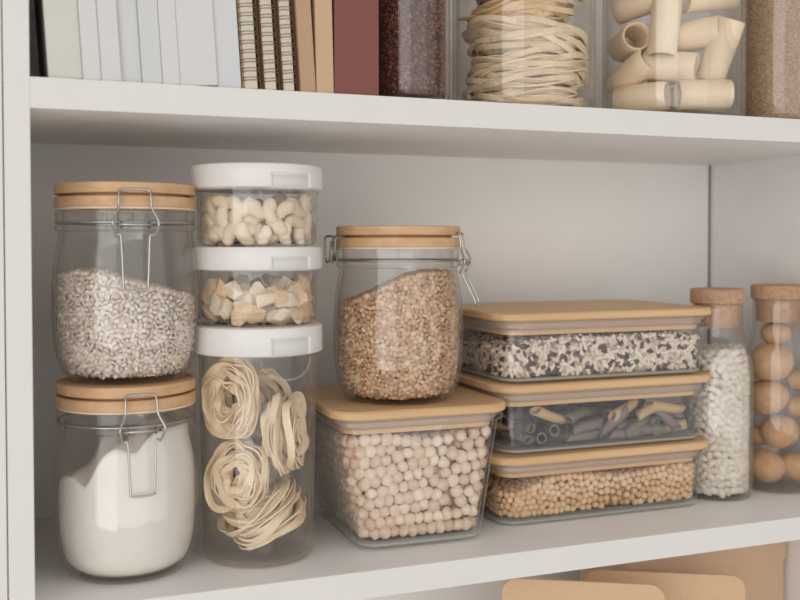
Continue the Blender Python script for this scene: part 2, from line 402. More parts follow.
def clip_jar(c, z0, R, h, phi, label, open_=False):
    root = empty('clip_top_jar', (c[0], c[1], z0), label=label, cat='jar', group=None)
    k = R/.0505; zt = h; Rl = .0480*k
    def prof(off):
        g = off
        return [(.034*k-g, g*1.6), (.0385*k-g, .0012+g*1.3), (.044*k-g, .0075+g*.6), (.0475*k-g, .0165), (.0497*k-g, .030), (.0505*k-g, .048), (.0503*k-g, .066),
                (.0494*k-g, .083), (.0478*k-g, zt-.047), (.0463*k-g, zt-.040), (.0458*k-g, zt-.0345), (.0458*k-g, zt-.033)]
    outer = prof(0)+[(.0476*k, zt-.0325), (.0480*k, zt-.0305), (.0476*k, zt-.0285), (.0462*k, zt-.028), (.0462*k, zt-.0265), (.0475*k, zt-.0255), (.0475*k, zt-.0185), (.0465*k, zt-.0180)]
    inner = [(.0435*k, zt-.0180), (.0430*k, zt-.030)]+prof(.0028)[::-1]
    mb = MB(); lathe(mb, outer+inner, 80); mb.build('glass_body', M['glass'], root, auto=40)
    tube(mb2 := MB(), [(Rl*.985*math.cos(a), Rl*.985*math.sin(a), zt-.0273) for a in np.arange(64)/64*2*PI], .0008, 6, closed=True)
    mb2.build('neck_wire', M['metal'], root)
    lathe(g := MB(), [(.043*k, zt-.0182), (Rl*.985, zt-.0182), (Rl*.995, zt-.0174), (Rl*.985, zt-.0166), (.043*k, zt-.0166)], 64, close=True)
    g.build('gasket', M['bead'], root)
    lid = MB(); lathe(lid, [(.001, zt-.0166), (Rl-.0006, zt-.0166), (Rl, zt-.0160), (Rl, zt-.0100), (Rl-.0008, zt-.0092), (Rl-.0070, zt-.0092),
                      (Rl-.0070, zt-.0074), (Rl-.0008, zt-.0074), (Rl, zt-.0068), (Rl, zt-.0007), (Rl-.0008, zt), (.001, zt)], 80)
    lid.build('bamboo_lid', M['bamboo'], root, auto=40)
    wire_clip(root, R, zt, phi, 1.0, open_)
    def rad(z):
        zz = np.asarray(z)-z0; P = np.array([(b, a) for a, b in prof(.0031)]); return np.interp(zz, P[:, 0], P[:, 1])
    sh = Round(c, rad); sh.z0 = z0+.006; sh.z1 = z0+h-.04; return root, sh
def facing(c, deg_right):
    v, r = cam_side(c); a = math.atan2(v[1], v[0]); return a+math.radians(deg_right)

FC = (.0645, .0690); OC = (.0650, .0705); LC = (.2815, .0890)
_, fs = clip_jar(FC, 0, .0510, .1375, facing(FC, 10.5), 'clip top glass jar of white flour standing on the lower shelf')
def ftop(x, y):
    u = float((np.array([x, y])-FC)@cam_side(FC)[1])/.0507
    w = float((np.array([x, y])-FC)@cam_side(FC)[0])/.0507
    return .0705+.004*math.sin(9*u+4*w) + np.interp(u, [-.75, -.5, -.38, -.3, .1, .25, .5], [0, .003, .014, .018, .025, .033, .036])
mb = core(MB(), fs, .0052, ftop, .0004, .106, 160, 24, 24)
tag(mb.build('flour', M['flour']), 'white flour filling the lower jar, scooped low at its left', 'flour', kind='stuff')

_, os_ = clip_jar(OC, .1375, .0515, .1390, facing(OC, 6.5), 'clip top glass jar of rolled oats stacked on the flour jar')
def otop(x, y):
    u = float((np.array([x, y])-OC)@cam_side(OC)[1])/.05
    return np.interp(u, [-1, -.6, -.3, 0, .5, 1], [.211, .2165, .2155, .2100, .203, .194])
def stuff_wall(name, mat, shape, zlo, top, d, base, scale, zmax, label, cat, layers=(0, 1), tilt=.5, inplane=None, corein=None, jit=.25, cap=True, fill=1.0, iters=14, capfill=1.6):
    mb = MB()
    for l in layers:
        Q, n = wall_points(shape, zlo, top, d, d*.45+l*d*.55, fill, iters, zmax)
        R_ = rots_to_normal(n, tilt, inplane); sc = np.array(scale)*RNG.uniform(1-jit, 1+jit, (len(Q), 1))
        scatter(mb, ICO[base], Q, R_, sc)
    if cap:
        Q, n = cap_points(shape, top, d, d*.5, zmax, capfill, 8)
        scatter(mb, ICO[base], Q, rots_to_normal(n, tilt, None), np.array(scale)*RNG.uniform(1-jit, 1+jit, (len(Q), 1)))
    nf = len(mb.f); core(mb, shape, zlo-d*.3, lambda x, y: top(x, y)-d*.8, corein or d*1.2, zmax)
    return tag(mb.build(name, mat, core=(nf, M['core_'+cat])), label, cat, kind='stuff')
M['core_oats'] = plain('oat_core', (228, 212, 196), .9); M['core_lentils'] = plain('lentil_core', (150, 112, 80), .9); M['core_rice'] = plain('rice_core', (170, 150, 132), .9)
stuff_wall('rolled_oats', M['oat'], os_, .1375+.0065, otop, .0037, 1, (.0031, .0021, .0008), .235, 'pale rolled oat flakes filling the upper left jar', 'oats', tilt=.75, layers=(0, 1, 2))

_, ls = clip_jar(LC, .1085, .0530, .1400, facing(LC, 76), 'clip top glass jar of brown lentils standing on the chickpea box', True)
def ltop(x, y):
    u = float((np.array([x, y])-LC)@cam_side(LC)[1])/.05
    return np.interp(u, [-1, -.5, .1, .4, 1], [.184, .194, .209, .2125, .2125])
stuff_wall('brown_lentils', M['lentil'], ls, .1085+.0065, ltop, .0042, 2, (.0025, .0025, .0014), .222, 'brown lentils filling the jar, heaped towards its right side', 'lentils', tilt=.7)

# ------------------------------------------------------------------ lidded canisters
CC = (.1605, .0690); va = facing(CC, 0)
M['arc'] = frosted('plastic_ridge', (222, 214, 206), .13)
def canister(z0, hb, hl, Rb0, Rb1, Rl, label):
    root = empty('clear_canister', (CC[0], CC[1], z0), label=label, cat='canister')
    mb = MB()
    o = [(Rb0-.006, .0003), (Rb0-.002, .0012), (Rb0, .005), (Rb0+(Rb1-Rb0)*.5, hb*.5), (Rb1, hb-.006), (Rb1+.001, hb-.003), (Rb1+.001, hb)]
    i = [(Rb1-.0018, hb), (Rb1-.0022, hb-.006), (Rb0+(Rb1-Rb0)*.5-.0022, hb*.5), (Rb0-.0022, .006), (Rb0-.006, .0030)]
    lathe(mb, o+i, 80); mb.build('clear_body', M['plastic'], root, auto=40)
    ca = va+math.radians(31); hw = math.radians(19)
    def rr(base):
        def f(a, z):
            da = np.abs((a-ca+PI) % (2*PI)-PI); return np.where(da < hw, base-.0013, base)
        return f
    lid = MB(); zz = hb; top = hb+hl
    lathe(lid, [(.001, zz-.001), (Rl-.0035, zz-.001), (rr(Rl-.0004), zz), (rr(Rl), zz+.0006), (rr(Rl), top-.0072), (Rl, top-.0068), (Rl, top-.0018), (Rl-.0006, top-.0006), (Rl-.002, top), (.001, top)], 160)
    # the lathe's z must not collide with the body's rim: lid skirt stays outside it
    lo = lid.build('lid', M['whiteplastic'], root, auto=35)
    arc = MB(); pts = []
    for k in range(25):
        q = k/24*PI; a = ca-.50*math.cos(q); z = hb-.003-.0150*math.sin(q)*(1 if hb > .08 else .95); pts.append(((Rb1+.0004)*math.cos(a), (Rb1+.0004)*math.sin(a), z))
    tube(arc, pts, .0008, 6); arc.build('embossed_arc', M['arc'], root)
    tab = MB(); n = 12; V = []; F = []
    for k in range(n+1):
        a = ca-hw*.93+2*hw*.93*k/n
        for r_, z in ((Rl-.0015, zz+.0002), (Rl-.0006, zz+.0008), (Rl-.0006, top-.0084), (Rl-.0015, top-.0080)): V.append((r_*math.cos(a), r_*math.sin(a), z))
    for k in range(n):
        for j in range(3): F.append((k*4+j, (k+1)*4+j, (k+1)*4+j+1, k*4+j+1))
    tab.add(V, F); t_ = tab.build('tab', M['slot'], root)
    return root
canister(0, .1545, .0200, .0412, .0438, .0485, 'tall clear canister of pasta nests, bottom of the canister stack')
canister(.1750, .0410, .0165, .0440, .0446, .0485, 'short clear canister of nut chunks, middle of the canister stack')
canister(.2330, .0420, .0170, .0442, .0448, .0490, 'short clear canister of cashews, topmost of the canister stack')

def warp(v, amp, freq, seed):
    r = np.random.default_rng(seed); out = v.copy()
    for k in range(4):
        d_ = r.normal(size=3)*freq; ph = r.uniform(0, 6.28); out += amp*np.sin(v@d_+ph)[:, None]*r.normal(size=3)
    return out
def mesh_of(name, v, f, mat):
    me = bpy.data.meshes.new(name); me.from_pydata(np.asarray(v).tolist(), [], [tuple(int(i) for i in q) for q in f]); me.update()
    me.polygons.foreach_set('use_smooth', [True]*len(me.polygons)); me.materials.append(mat); return me
def place(me, name, p, rot, label, cat, group, sc=1.0):
    o = bpy.data.objects.new(name, me); COL.objects.link(o)
    m = Matrix([list(r) for r in rot]).to_4x4(); o.matrix_world = Matrix.Translation(Vector(p)) @ m @ Matrix.Scale(sc, 4)
    return tag(o, label, cat, group)
# cashews
def cashew(seed):
    r = np.random.default_rng(seed); n = 11; rings = []; R0 = .0082*r.uniform(.9, 1.15); ext = r.uniform(1.05, 1.35)
    for i in range(n):
        t = -1+2*i/(n-1); a = t*ext; rad = .0048*(1-abs(t)**3.2)**.5*(1+.22*t)+.0004
        c = np.array([R0*math.sin(a), R0*math.cos(a)-R0*.75, 0]); u = np.array([math.sin(a), math.cos(a), 0]); w = np.array([0, 0, 1.])
        th = np.arange(12)/12*2*PI; rings.append(c+rad*(np.cos(th)[:, None]*u*1.0+.92*np.sin(th)[:, None]*w))
    mb = MB(); loft(mb, rings[::-1]); return mb.v[0], mb.f
cm = []
for s_ in range(5): v, f = cashew(s_); cm.append(mesh_of('cashew_nut', v, f, M['nut']))
def fill_canister(meshes, name, z0, z1, d, label, cat, group, inset, tilt, Rin=.0418):
    sh = Round(CC, Rin); sh.z0 = z0; sh.z1 = z1; k = 0
    for l, fl in ((0, 1.45), (1, 1.3), (2, 1.1)):
        Q, n = wall_points(sh, z0+d*.38, lambda x, y: z1+.003*math.sin(90*x+60*y), d*(1.0), inset+l*d*.72, fl*(1-.28*l), 40, z1)
        rot = rots_to_normal(n, tilt)
        for p, r_ in zip(Q, rot): place(meshes[k % len(meshes)], name, p, r_, label, cat, group, random.uniform(.9, 1.1)); k += 1
fill_canister(cm, 'cashew_nut', .2365, .2660, .0125, 'pale cashew nut inside the topmost canister', 'nut', 'cashews in the topmost canister', .0060, .28)
# nut chunks: faceted wedges
chm = []
for s_ in range(7):
    r = np.random.default_rng(50+s_); bm = bmesh.new()
    for k in range(16):
        q = r.normal(size=3); q /= np.linalg.norm(q); bm.verts.new(tuple(q*r.uniform(.9, 1.02)*np.array([.0108, .0088, .0072])))
    bmesh.ops.convex_hull(bm, input=bm.verts[:]); bmesh.ops.delete(bm, geom=[v for v in bm.verts if not v.link_faces], context='VERTS')
    bmesh.ops.bevel(bm, geom=bm.edges[:], offset=.0007, segments=2, affect='EDGES', clamp_overlap=True)
    me = bpy.data.meshes.new('nut_chunk'); bm.to_mesh(me); bm.free(); me.materials.append(M['chunk']); me.polygons.foreach_set('use_smooth', [True]*len(me.polygons))
    try: me.set_sharp_from_angle(angle=.7)
    except Exception: pass
    chm.append(me)
fill_canister(chm, 'nut_chunk', .1782, .2060, .0125, 'pale broken nut chunk inside the middle canister', 'nut', 'nut chunks in the middle canister', .0072, .6)

# ------------------------------------------------------------------ pasta nests
def nest(c, axis, Ro, Ri, hh, loops, hw, ht, seed, name, mat, label, cat='pasta nest', ell=1.0, group=None, up=(0, 0, 1), wob=.0022, rnd=False):
    r = np.random.default_rng(seed); mb = MB(); n = 44
    for k in range(loops):
        rb = r.uniform(Ri, Ro); z0 = r.uniform(-hh, hh); ph = r.uniform(0, 6.28, 6); th = np.arange(n)/n*2*PI
        am = r.uniform(.4, 1, 4)*wob
        rad = rb*(1+.06*np.sin(2*th+ph[0]))+am[0]*np.sin(3*th+ph[1])+am[1]*.5*np.sin(5*th+ph[4])
        z = z0+am[2]*1.3*np.sin(2*th+ph[2])+am[3]*np.sin(3*th+ph[3])
        off = r.normal(size=2)*wob*.8
        P = np.stack([rad*np.cos(th)*ell+off[0], rad*np.sin(th)+off[1], z], 1)
        if rnd: tube(mb, P, hw, 7, closed=True)
        else:
            radial = np.stack([np.cos(th), np.sin(th), 0*th], 1); tw = .75+r.normal()*.45+.45*np.sin(th*2+ph[5])
            ax = np.array([0, 0, 1.])*np.cos(tw)[:, None]+radial*np.sin(tw)[:, None]
            tube(mb, P, 0, closed=True, flat=(hw, ht, ax))
    o = mb.build(name, mat, smooth=rnd)
    z = Vector(axis).normalized(); x = Vector(up); x = (x-z*x.dot(z)).normalized(); y = z.cross(x)
    m = Matrix((x, y, z)).transposed().to_4x4(); o.matrix_world = Matrix.Translation(Vector(c)) @ m
    return tag(o, label, cat, group)
vf, vr = cam_side(CC)
def CP(right, z, toward=0): return (CC[0]+vr[0]*right+vf[0]*toward, CC[1]+vr[1]*right+vf[1]*toward, z)
def AX(right, toward, z): return (vr[0]*right+vf[0]*toward, vr[1]*right+vf[1]*toward, z)
G = 'tagliatelle nests in the tall canister'
nest(CP(-.0190, .121, .014), AX(-.45, 1, .05), .0205, .0085, .0085, 30, .0028, .0006, 1, 'tagliatelle_nest', M['pasta'], 'flat pasta nest at the upper left of the tall canister, open hole facing out', ell=1.45, group=G)
nest(CP(-.0150, .064, .0165), AX(-.25, 1, .1), .0205, .006, .0090, 34, .0025, .0006, 2, 'tagliatelle_nest', M['pasta'], 'flat pasta nest at the lower left of the tall canister, under the holed one', ell=1.25, group=G)
nest(CP(.0185, .094, .0145), AX(1, .25, .05), .0190, .006, .0110, 36, .0028, .0006, 3, 'tagliatelle_nest', M['pasta'], 'flat pasta nest on edge at the right of the tall canister, strands upright', ell=1.5, group=G)
nest(CP(.0040, .0335, .007), AX(-.55, .25, 1), .0255, .008, .0125, 48, .0028, .0006, 4, 'tagliatelle_nest', M['pasta'], 'flat pasta nest lying aslant at the bottom of the tall canister', ell=1.12, group=G)
nest(CP(.000, .112, -.018), AX(.3, 1, .2), .0205, .006, .009, 30, .0026, .0006, 5, 'tagliatelle_nest', M['pasta'], 'flat pasta nest behind the others, high in the tall canister', ell=1.15, group=G)
nest(CP(-.004, .062, -.020), AX(-.3, 1, .1), .0200, .006, .009, 30, .0026, .0006, 6, 'tagliatelle_nest', M['pasta'], 'flat pasta nest behind the others, low in the tall canister', ell=1.15, group=G)

# ------------------------------------------------------------------ glass boxes with bamboo lids
M['glassbase'] = frosted('thick_glass', (232, 232, 226), .42)
def glass_box(c, rot, z0, w1, d1, w0, d0, r, ht, tl, label, feet=False, name='glass_storage_box'):
    """w1,d1 half sizes at the lid, w0,d0 at the base; ht height to lid top; tl lid thickness"""
    root = empty(name, (c[0], c[1], z0), rot, label=label, cat='storage box'); hg = ht-tl; f = .0024 if feet else .0010
    gt = .003; wi, di = w1-.006, d1-.006      # glass rim sits in from the lid edge
    def rr(w, d, z, rad): return rrect(w, d, max(rad, .003), z, seg=10)
    def W_(k): return w0+(wi-w0)*k, d0+(di-d0)*k
    rings = [rr(w0-.0025, d0-.0025, f, r-.002), rr(w0-.0006, d0-.0006, f+.0012, r-.0005)]
    for k in (.06, .3, .6, .88): w_, d_ = W_(k); rings.append(rr(w_, d_, f+.003+(hg-.010-f)*k, r))
    rings += [rr(wi, di, hg-.0075, r), rr(wi+.0035, di+.0035, hg-.0062, r+.003), rr(wi+.0040, di+.0040, hg-.0035, r+.003), rr(wi+.0035, di+.0035, hg-.0022, r+.003),
              rr(wi-gt+.001, di-gt+.001, hg-.0022, r-gt)]
    for k in (.88, .6, .3, .06): w_, d_ = W_(k); rings.append(rr(w_-gt, d_-gt, f+.003+(hg-.010-f)*k+.001, r-gt))
    rings.append(rr(w0-.006, d0-.006, f+.0042, r-.006))
    mb = MB(); loft(mb, rings); mb.build('glass_dish', M['boxglass'], root, auto=50)
    gb = MB(); loft(gb, [rr(w0-.0024, d0-.0024, f+.0003, r-.002), rr(w0-.0009, d0-.0009, f+.0014, r-.0006), rr(w0-.0009, d0-.0009, f+.0030, r-.0006), rr(w0-.0026, d0-.0026, f+.0036, r-.002)])
    gb.build('thick_glass_base', M['glassbase'], root, auto=50)
    lid = MB(); loft(lid, [rr(w1-.0012, d1-.0012, hg, r+.003), rr(w1, d1, hg+.0012, r+.004), rr(w1, d1, ht-.0014, r+.004), rr(w1-.0014, d1-.0014, ht, r+.003)])
    lid.build('bamboo_lid', M['bamboo2'], root, auto=40)
    sg = MB()
    loft(sg, [rr(wi-.0042, di-.0042, hg-.0090, r-.003), rr(wi-.0034, di-.0034, hg-.0086, r-.002), rr(wi+.001, di+.001, hg-.0020, r+.001), rr(wi+.001, di+.001, hg-.0001, r+.001),
              rr(wi-.007, di-.007, hg-.0001, r-.005), rr(wi-.007, di-.007, hg-.0088, r-.005)], close=True)
    sg.build('silicone_seal', M['silicone'], root)
    pg = MB(); loft(pg, [rr(wi-.0075, di-.0075, hg-.0128, r-.005), rr(wi-.0052, di-.0052, hg-.0122, r-.003), rr(wi-.0052, di-.0052, hg-.0091, r-.003), rr(wi-.0072, di-.0072, hg-.0001, r-.005)])
    pg.build('lid_plug', M['bamboo2'], root, auto=40)
    if feet:
        for sx, sy in ((1, 1), (-1, 1), (-1, -1), (1, -1)):
            ft = MB(); lathe(ft, [(.001, 0), (.0035, 0), (.0042, .0006), (.0042, .0024), (.001, .0024)], 20, c=(sx*(w0-.017), sy*(d0-.017)))
            ft.build('foot', M['boxglass'], root)
    return RBox(c, w0-gt-.0006, d0-gt-.0006, wi-gt-.0006, di-gt-.0006, r-gt, z0+f+.0044, z0+hg-.0135, rot)
def individuals(meshes, name, shape, zlo, top, d, zmax, label, cat, group, stuffmat, stufflabel, stuffname, base_sc, layers, maxn=300, tilt=9, inplane=None, extra=True, fill=1.06, iters=60, ico_k=2):
    pts = []; c3 = np.array([*shape.c, 0])
    for l in layers:
        Q, n = wall_points(shape, zlo+d*.5, top, d, d*.5+l*d*.8, fill, iters, zmax)
        R_ = rots_to_normal(n, tilt, inplane)
        for q, m_, rr_ in zip(Q, n, R_):
            v = CAM-q; v /= np.linalg.norm(v); pts.append((l*2-float(v@m_)*(1 if l == 0 else .3) + (0 if v@m_ > .12 else 3), q, rr_))
    Q, n = cap_points(shape, top, d, d*1.3, zmax, .95, 25); R_ = rots_to_normal(n, tilt, inplane)
    for q, m_, rr_ in zip(Q, n, R_): pts.append((1.0+(q[1]-shape.c[1])*8, q, rr_))
    pts.sort(key=lambda a: a[0])
    for k, (s_, q, rr_) in enumerate(pts[:maxn]): place(meshes[k % len(meshes)], name, q, rr_, label, cat, group, random.uniform(.88, 1.08))
    rest = pts[maxn:]
    mb = MB()
    if rest: scatter(mb, ICO[ico_k], np.array([p[1] for p in rest]), np.array([p[2] for p in rest]), np.tile(base_sc, (len(rest), 1))*RNG.uniform(.9, 1.08, (len(rest), 1)))
    nf = len(mb.f); core(mb, shape, zlo+d*.2, lambda x, y: top(x, y)-d*.9, d*1.15, zmax)
    return tag(mb.build(stuffname, stuffmat, core=(nf, M['core_'+cat])), stufflabel, cat, kind='stuff')
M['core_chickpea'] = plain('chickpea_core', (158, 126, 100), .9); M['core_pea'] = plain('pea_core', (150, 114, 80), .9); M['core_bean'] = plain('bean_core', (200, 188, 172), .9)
# chickpeas
def pea(seed, r0, amp):
    v, f = ICO[3]; r = np.random.default_rng(seed); q = warp(v, amp, 2.2, seed)
    q[:, 0] *= 1.06; k = np.exp(-((v-np.array([1, 0, 0]))**2).sum(1)/.09); q[:, 0] += .22*k*(amp > .03)
    cr = np.exp(-(v[:, 1]/.13)**2)*(v[:, 0] > -.2)*(v[:, 2] > 0); q *= (1-.09*cr*(amp > .03))[:, None]
    return q*r0, f
cpm = [mesh_of('chickpea', *pea(s_, .00495, .05), M['chickpea']) for s_ in range(8)]
BC = (.2860, .1040)
cb = glass_box(BC, math.radians(-1.2), 0, .0735, .0720, .0530, .0660, .018, .1085, .0068, 'tall square glass box of chickpeas with bamboo lid, under the lentil jar', feet=True)
cb.c = np.array(BC)
individuals(cpm, 'chickpea', cb, .0072, lambda x, y: .0865+.0025*math.sin(70*x)*math.cos(60*y), .0100, .087, 'dried chickpea in the tall square box under the lentil jar', 'chickpea',
            'chickpeas in the tall square box', M['chickpea_i'], 'mass of further chickpeas deeper in the tall square box', 'chickpeas_mass', (.0053, .0050, .0050), (0, 1), 300, fill=1.12)
# flat boxes
SC = (.4655, .1260); SX = (0, 0, 0)
def flat(z0, dx, label): return glass_box((SC[0]+dx, SC[1]), 0, z0, .1090, .0745, .1008, .0665, .018, .0591, .0066, label)
s3 = flat(0, -.0025, 'flat glass box of small round peas, bottom of the flat box stack')
s2 = flat(.0592, -.0010, 'flat glass box of dark penne, middle of the flat box stack')
s1 = flat(.1184, .0, 'flat glass box of mixed wild rice, topmost of the flat box stack')
sym = [mesh_of('small_pea', *pea(20+s_, .00305, .03), M['soy']) for s_ in range(6)]
def sotop(x, y):
    return .0375 + .002*math.sin(60*x+1)+np.interp(x, [.36, .38, .41, .44], [-.009, -.006, 0, 0])
individuals(sym, 'dried_pea', s3, .0056, sotop, .0062, .0395, 'small dried pea in the bottom flat box', 'pea', 'small peas in the bottom flat box', M['soy_i'],
            'mass of further small peas deeper in the bottom flat box', 'dried_peas_mass', (.0032, .0031, .0031), (0, 1), 300, fill=1.15, iters=40)
stuff_wall('wild_rice_mix', M['rice'], s1, .1184+.0072, lambda x, y: .1560+.0015*math.sin(50*x)-np.interp(x, [.36, .39, .43, .50, .56], [.009, .004, .0, 0, .004]), .0046, 2, (.0042, .0020, .0016), .158,
           'mixed white and black wild rice filling the topmost flat box', 'rice', tilt=.45, layers=(0, 1), fill=1.35, jit=.15, iters=8, capfill=2.2)
# penne
def penne_mesh(name, L, r, mat):
    mb = MB(); n = 16; a = np.arange(n)/n*2*PI; sl = .75
    def rg(x0, rad, s_): return np.stack([x0+s_*rad*np.cos(a)*sl, rad*np.cos(a), rad*np.sin(a)], 1)
    rings = []
    for t in (-1, -.5, 0, .5, 1): rings.append(rg(t*L/2, r, 1))
    for t in (1, .5, 0, -.5, -1): rings.append(rg(t*L/2, r*.74, 1))
    b = .0012
    for k, q in enumerate(rings): t = [-1, -.5, 0, .5, 1, 1, .5, 0, -.5, -1][k]; q[:, 2] += b*(1-t*t)
    loft(mb, rings[::-1], close=True); return mesh_of(name, mb.v[0], mb.f, mat)
PM = {k: [penne_mesh('penne', L, .0044, M[k]) for L in (.032, .037)] for k in ('penne_dark', 'penne_purple', 'penne_tan')}
def segdist(a0, a1, b0, b1):
    t = np.linspace(0, 1, 7); A = a0+(a1-a0)*t[:, None]; B = b0+(b1-b0)*t[:, None]
    return np.sqrt(((A[:, None]-B[None])**2).sum(2)).min()
pen = []; tries = 0; zp0 = .0592+.0066
lab = {'penne_dark': 'charcoal penne', 'penne_purple': 'purplish grey penne', 'penne_tan': 'tan wholemeal penne'}
def add_pen(p, a, el, k, mesh_i=0):
    L = .0150 if mesh_i == 0 else .0175
    d_ = np.array([math.cos(a)*math.cos(el), math.sin(a)*math.cos(el), math.sin(el)]); pen.append((p-d_*L, p+d_*L, k))
    R_ = (Matrix.Rotation(a, 3, 'Z') @ Matrix.Rotation(-el, 3, 'Y') @ Matrix.Rotation(random.uniform(0, 6.28), 3, 'X'))
    place(PM[k][mesh_i], 'penne', p, [tuple(r) for r in R_], lab[k]+' lying in the middle flat box', 'penne', lab[k]+' in the middle flat box')
y0 = SC[1]-.0665+.0105
# the tubes seen against the front pane
for px, pz, a, el, k, yo in [(.382, .0715, 1.45, .05, 'penne_dark', .010), (.3835, .0800, 1.5, -.05, 'penne_dark', .009), (.400, .0715, 1.1, .0, 'penne_dark', .010), (.410, .0790, 1.2, .1, 'penne_purple', .009),
                         (.403, .0895, .2, -.35, 'penne_tan', .001), (.433, .0870, .5, .1, 'penne_dark', .004), (.440, .0775, .15, .1, 'penne_dark', 0), (.435, .0695, .1, .0, 'penne_dark', .001),
                         (.466, .0800, 2.7, -.7, 'penne_purple', 0), (.477, .0900, .3, .3, 'penne_tan', .001), (.492, .0750, .2, .35, 'penne_dark', .002), (.503, .0880, .25, .25, 'penne_tan', -.002),
                         (.514, .0785, 1.45, .0, 'penne_dark', .010), (.527, .0905, -.1, -.2, 'penne_tan', -.002), (.5245, .0815, 2.6, .7, 'penne_purple', -.002), (.507, .0700, 0, .0, 'penne_dark', .000),
                         (.540, .0705, -.1, .15, 'penne_tan', .001), (.478, .0690, -.05, 0, 'penne_dark', .001)]:
    add_pen(np.array([px+.0085-max(0, px-.50)*.35, y0+yo, pz-.0005]), a, el, k)
while len(pen) < 100 and tries < 9000:
    tries += 1
    x = random.uniform(SC[0]-.092, SC[0]+.090); y = random.uniform(y0+.004, SC[1]+.055); z = random.choice([zp0+.0002, zp0+.008, zp0+.016, zp0+.024])+random.uniform(0, .002)
    if z > .0895: continue
    a = random.uniform(0, PI) if random.random() < .5 else random.gauss(0, .4); el = random.gauss(0, .10); p = np.array([x, y, z])
    d_ = np.array([math.cos(a), math.sin(a), math.sin(el)])*.0170; ok = True
    for e in (p-d_, p+d_):
        k_ = (e[2]-.0592)/.05; hw = .0960; hd = .060
        if abs(e[0]-SC[0]) > hw-.003 or abs(e[1]-SC[1]) > hd-.003 or e[2] < zp0-.0006 or e[2] > .0925: ok = False
        if math.hypot(max(abs(e[0]-SC[0])-(hw-.02), 0), max(abs(e[1]-SC[1])-(hd-.02), 0)) > .017: ok = False
    if not ok: continue
    if any(segdist(p-d_, p+d_, q0, q1) < (.0078 if tries < 6000 else .0066) for q0, q1, _ in pen): continue
    add_pen(p, a, el, random.choices(['penne_dark', 'penne_purple', 'penne_tan'], [.72, .16, .12])[0])

# ------------------------------------------------------------------ corked bottles
def bottle(c, R, h, label, cork_h=.0135, Rc=.0245):
    root = empty('corked_glass_bottle', (c[0], c[1], 0), label=label, cat='bottle'); zn = h-cork_h; Rn = .0225
    pr = [(R-.006, .0004), (R-.0018, .0014), (R, .005), (R, .116), (R-.0012, .125), (R-.0040, .136), (Rn+.0018, .147), (Rn, .155), (Rn, zn-.003), (Rn+.0006, zn-.001), (Rn, zn)]
    inn = [(a-.0022, b if i else .0035) for i, (a, b) in enumerate(pr)][::-1]; inn[0] = (Rn-.002, zn)
    mb = MB(); lathe(mb, pr+inn, 72); mb.build('glass_body', M['glass'], root, auto=40)
    ck = MB(); lathe(ck, [(.001, h-.035), (Rn-.0042, h-.035), (Rn-.0034, h-.034), (Rn-.0024, zn-.002), (Rn-.0024, zn+.0002), (Rc-.0008, zn+.0002), (Rc, zn+.001), (Rc, h-.0010), (Rc-.001, h), (.001, h)], 64)
    ck.build('cork_stopper', M['cork'], root, auto=40)
    f = lambda z: np.interp(z, [b for a, b in pr], [a-.0025 for a, b in pr])
    s = Round(c, f); s.z0 = .006; s.z1 = .12; return s
B1 = (.6000, .0900); B2 = (.6705, .0900)
bs = bottle(B1, .0325, .1925, 'corked glass bottle of white beans beside the flat box stack')
bottle(B2, .0310, .1950, 'corked glass bottle of round biscuits at the right end')
v, f = ICO[3]
bm_ = []
for s_ in range(5):
    q = v*np.array([.0053, .0033, .0030]); q[:, 1] += -q[:, 0]**2*32+.0004; q = q+warp(v, .05, 1.5, s_)*.0003; bm_.append(mesh_of('white_bean', q, f, M['bean']))
individuals(bm_, 'white_bean', bs, .0045, lambda x, y: .1400-.004*np.interp((x-B1[0])/.02, [-1, 1], [1, 0]), .0072, .145, 'white bean in the corked bottle beside the flat boxes', 'bean', 'white beans in the corked bottle',
            M['bean'], 'mass of further white beans deeper in the corked bottle', 'white_beans_mass', (.0052, .0033, .0030), (0, 1), 300, tilt=.25, inplane=.55, fill=1.0)
# biscuits in the second bottle
vb, rb = cam_side(B2)
v, f = ICO[3]; ck = []
for s_ in range(4):
    q = warp(v, .02, 1.6, 80+s_)*np.array([.0180, .0180, .0155]); th = np.arctan2(v[:, 1], v[:, 0])
    g = np.exp(-((v[:, 2]+.35-.08*np.sin(2*th))/.06)**2); q *= (1-.05*g)[:, None]; ck.append(mesh_of('round_biscuit', q, f, M['cookie']))
spots = [(-.0120, .0225, .0100, 1.0, 'lowest at the left of the bottle'), (.0170, .0225, .0020, .82, 'lowest at the right of the bottle'), (.0020, .0550, .0040, 1.06, 'second layer, in the middle'), (-.0190, .0480, -.0060, .62, 'half hidden at the left, second layer'),
         (-.0090, .0870, .0060, 1.06, 'third layer, against the glass'), (.0200, .0790, -.002, .62, 'third layer, at the right'), (-.0060, .1210, .0040, 1.16, 'largest one under the topmost'), (-.0200, .1060, -.0060, .55, 'small dark one at the left under the largest'),
         (-.0010, .1480, -.002, .72, 'topmost just below the cork'), (.0200, .1040, -.004, .58, 'small one at the right below the largest')]
for k, (r_, z, t_, sc, lb) in enumerate(spots):
    p = (B2[0]+rb[0]*r_*.9+vb[0]*t_, B2[1]+rb[1]*r_*.9+vb[1]*t_, z)
    R_ = Euler((random.uniform(-.3, .3), random.uniform(-.3, .3), random.uniform(0, 6))).to_matrix()
    place(ck[k % 4], 'round_biscuit', p, [tuple(q) for q in R_], 'round tan biscuit, '+lb, 'biscuit', 'round biscuits in the corked bottle', sc)

